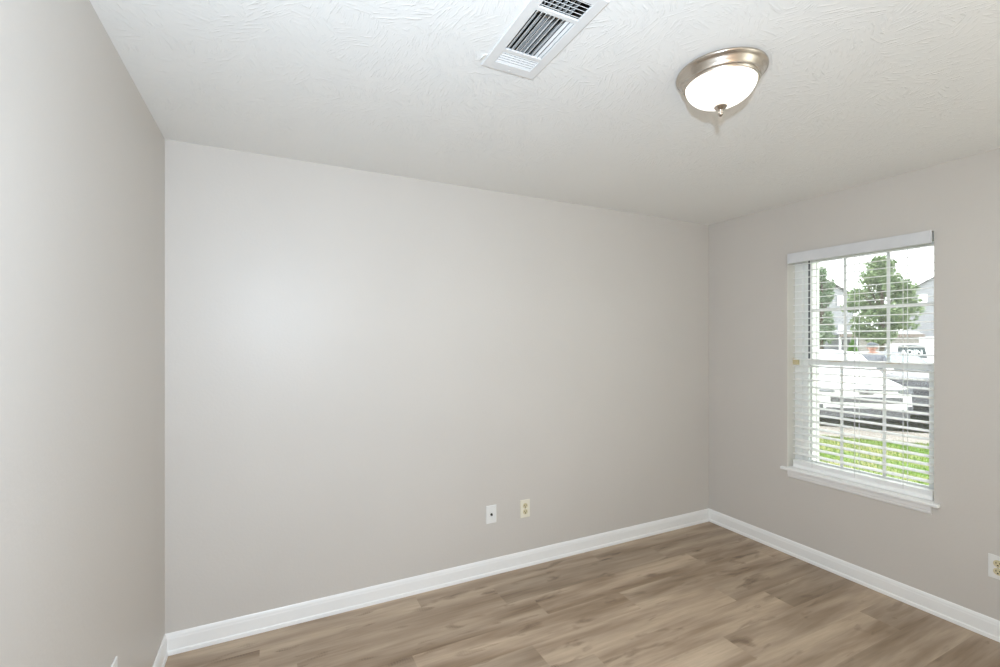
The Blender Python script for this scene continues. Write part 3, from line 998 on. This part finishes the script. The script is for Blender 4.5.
# ------------------------------------------------------------------ trees and shrub
def foliage(blobs, n, size, seed, name, m, parent):
    r = np.random.default_rng(seed)
    vol = np.array([b[3] * b[4] * b[5] for b in blobs]) ** .75
    pick = r.choice(len(blobs), n, p=vol / vol.sum())
    bb = np.array(blobs)[pick]
    d = r.normal(size=(n, 3)); d /= np.linalg.norm(d, axis=1)[:, None]
    rad = r.random(n) ** (1 / 2.2)
    c = bb[:, :3] + d * bb[:, 3:] * rad[:, None]
    u = r.normal(size=(n, 3)); u /= np.linalg.norm(u, axis=1)[:, None]
    w = np.cross(u, r.normal(size=(n, 3))); w /= np.linalg.norm(w, axis=1)[:, None]
    s = (size * r.uniform(.6, 1.3, n))[:, None]
    v = np.stack([c - u * s, c + w * s * .5, c + u * s, c - w * s * .5], 1).reshape(-1, 3)
    me = bpy.data.meshes.new(name)
    me.from_pydata(v.tolist(), [], (np.arange(n)[:, None] * 4 + np.arange(4)).tolist())
    me.materials.append(m)
    o = bpy.data.objects.new(name, me)
    C.objects.link(o)
    o.parent = parent
    return o
def tree(name, label, cat, loc, trunk_h, tr, blobs, n, size, seed, m, branches):
    root = empty(name, loc)
    tag(root, label, cat)
    t = MB().tube((0, 0, -.05), (0.02, 0, trunk_h), tr, 10, tr * .55)
    t.build('trunk', M['bark'], root, smooth=True)
    for (z0, dx, dy, z1) in branches:
        MB().tube((0.01, 0, z0), (dx, dy, z1), tr * .42, 7, tr * .12).build('branch', M['bark'], root, smooth=True)
    foliage(blobs, n, size, seed, 'foliage', m, root)
    return root
def crown(cx0, zc, rx, rz_, k, seed, lean=None):
    r = random.Random(seed)
    out = []
    for i in range(k):
        t = r.uniform(-1, 1)
        w = (1 - .4 * t * t) if t < 0 else math.sqrt(max(.06, 1 - t * t)) * (1 - .5 * t)
        a = r.uniform(0, 2 * PI)
        q = r.uniform(.25, .85) * w
        s = r.uniform(.28, .5)
        out.append((cx0 + math.cos(a) * rx * q, math.sin(a) * rx * q, zc + t * rz_ * .85, s * rx * .7, s * rx * .7, s * rz_ * .42))
    return out
def scaled(bl_, k): return [tuple(v * k for v in b__) for b__ in bl_]
tree('broadleaf_tree', 'large round leafy tree in the middle of the window view', 'tree', (53.9, 21.3, ZG), 7.6, .22,
     scaled(crown(0, 3.05, 1.62, 2.3, 74, 5), 1.875), 9500, .20, 1, M['leaf_big'], [(3.0, 1.9, .8, 6.0), (3.4, -2.1, .6, 6.4), (4.1, .6, -1.7, 8.0), (4.5, -.8, 1.5, 8.6), (2.8, 1.5, -1.7, 4.9)])
tree('young_tree', 'smaller pale green tree at the left of the window view', 'tree', (48.4, 23.8, ZG), 7.2, .16,
     scaled(crown(0, 2.42, .62, 1.85, 44, 9), 2.25), 5600, .19, 2, M['leaf_left'], [(2.7, 1.1, .4, 5.0), (3.1, -1.1, .4, 5.6), (4.0, .4, -.9, 6.8)])
tree('sapling', 'thin sparse sapling between the two trees', 'tree', (57.2, 24.9, ZG), 5.8, .08,
     scaled(crown(0, 2.6, .32, .75, 10, 19), 1.8), 260, .15, 4, M['leaf_big'], [(3.4, .6, .2, 4.9), (3.8, -.7, .2, 5.2)])
cone = []
for i in range(14):
    t = i / 13
    for k in range(3):
        a = i * 2.4 + k * 2.1
        rr = .56 * (1 - t) + .05
        cone.append((math.cos(a) * rr * .55, math.sin(a) * rr * .55, .2 + 1.85 * t, rr * .6, rr * .6, .19))
tree('conical_shrub', 'bright green cone shaped shrub in front of the beige garages', 'shrub', (63.2, 28.5, ZG), .5, .05, cone, 3600, .07, 6, M['leaf_shrub'], [])

# ------------------------------------------------------------------ buildings across the car park
def siding(m):
    p = m.node_tree.nodes['Principled BSDF']
    tc = N(m, 'ShaderNodeTexCoord')
    wv = N(m, 'ShaderNodeTexWave', Scale=1.6, wave_type='BANDS', bands_direction='Z', wave_profile='SAW')
    LK(m, tc, 'Object', wv, 'Vector')
    bp = N(m, 'ShaderNodeBump', Strength=0.6, Distance=0.03)
    LK(m, wv, 'Fac', bp, 'Height')
    LK(m, bp, 'Normal', p, 'Normal')
siding(M['siding']); siding(M['siding_beige'])
BRZ = -YAW
def gable_block(root, hw, eave, apex, depth, wins):
    w = MB()
    pr = [(-hw, 0, 0), (hw, 0, 0), (hw, 0, eave), (0, 0, apex), (-hw, 0, eave)]
    w.loft([pr, [(x, depth, z) for x, _, z in pr]])
    w.build('wall', M['siding'], root)
    for s in (1, -1):
        ov = .35
        sl = (apex - eave) / hw
        a = [(0, -ov, apex + .02), (s * (hw + ov), -ov, eave - ov * sl + .02), (s * (hw + ov), -ov, eave - ov * sl + .17), (0, -ov, apex + .17)]
        MB().loft([a, [(x, depth + ov, z) for x, _, z in a]]).build('roof_slope', M['roof'], root)
    for x, z, ww, hh in wins:
        q = MB()
        for lo, hi in (((x - ww / 2 - .08, -.06, z - hh / 2 - .08), (x - ww / 2, .02, z + hh / 2 + .08)), ((x + ww / 2, -.06, z - hh / 2 - .08), (x + ww / 2 + .08, .02, z + hh / 2 + .08)),
                       ((x - ww / 2, -.06, z - hh / 2 - .08), (x + ww / 2, .02, z - hh / 2)), ((x - ww / 2, -.06, z + hh / 2), (x + ww / 2, .02, z + hh / 2 + .08))):
            q.box(lo, hi)
        wf = q.build('window', M['siding'], root)
        MB().box((x - ww / 2, -.03, z - hh / 2), (x + ww / 2, -.005, z + hh / 2)).build('pane', M['bright_window'], wf)
lb = empty('apartment_building', (64.7, 33.6, ZG), BRZ)
tag(lb, 'pale grey gabled apartment building behind the smaller left tree', 'building')
gable_block(lb, 5.07, 7.5, 10.35, 12, [(3.46, 6.96, 1.15, 1.35), (-2.1, 6.96, 1.15, 1.35), (0.4, 3.1, 1.2, 1.5), (3.6, 3.1, 1.2, 1.5)])
rb = empty('apartment_building', (79.61, 25.32, ZG), -math.radians(62))
tag(rb, 'pale grey gabled apartment building at the right edge of the window view', 'building')
gable_block(rb, 3.6, 8.7, 11.0, 12, [(-2.67, 7.3, .95, 1.2), (1.5, 7.3, .95, 1.2), (1.2, 3.2, 1.0, 1.4)])
gd = MB().box((-3.2, -.08, 0), (-1.5, -.01, 2.2))
for i in range(3): gd.box((-3.2, -.10, .5 + i * .5), (-1.5, -.08, .54 + i * .5))
gd.build('garage_door', M['bright_window'], rb)
gr = empty('garage_row', (66.4, 28.1, ZG), BRZ)
tag(gr, 'low beige row of garages with posts at its open left end', 'garage')
MB().loft([[(-4.2, -.5, 2.42), (-4.2, 2.2, 2.42), (-4.2, .9, 3.0)], [(6.2, -.5, 2.42), (6.2, 2.2, 2.42), (6.2, .9, 3.0)]]).build('roof', M['siding'], gr)
MB().box((-4.2, -.58, 2.12), (6.2, -.5, 2.48)).build('fascia', M['fascia'], gr)
MB().box((-1.4, 0, 0), (6.0, .14, 2.42)).build('front_wall', M['siding_beige'], gr)
MB().box((-4.0, 1.9, 0), (6.0, 2.04, 2.42)).build('back_wall', M['siding'], gr)
for x in (-3.9, -3.2, -2.5, -1.8):
    MB().box((x - .10, -.3, 0), (x + .10, -.1, 2.42), .01).build('post', M['bright_window'], gr)
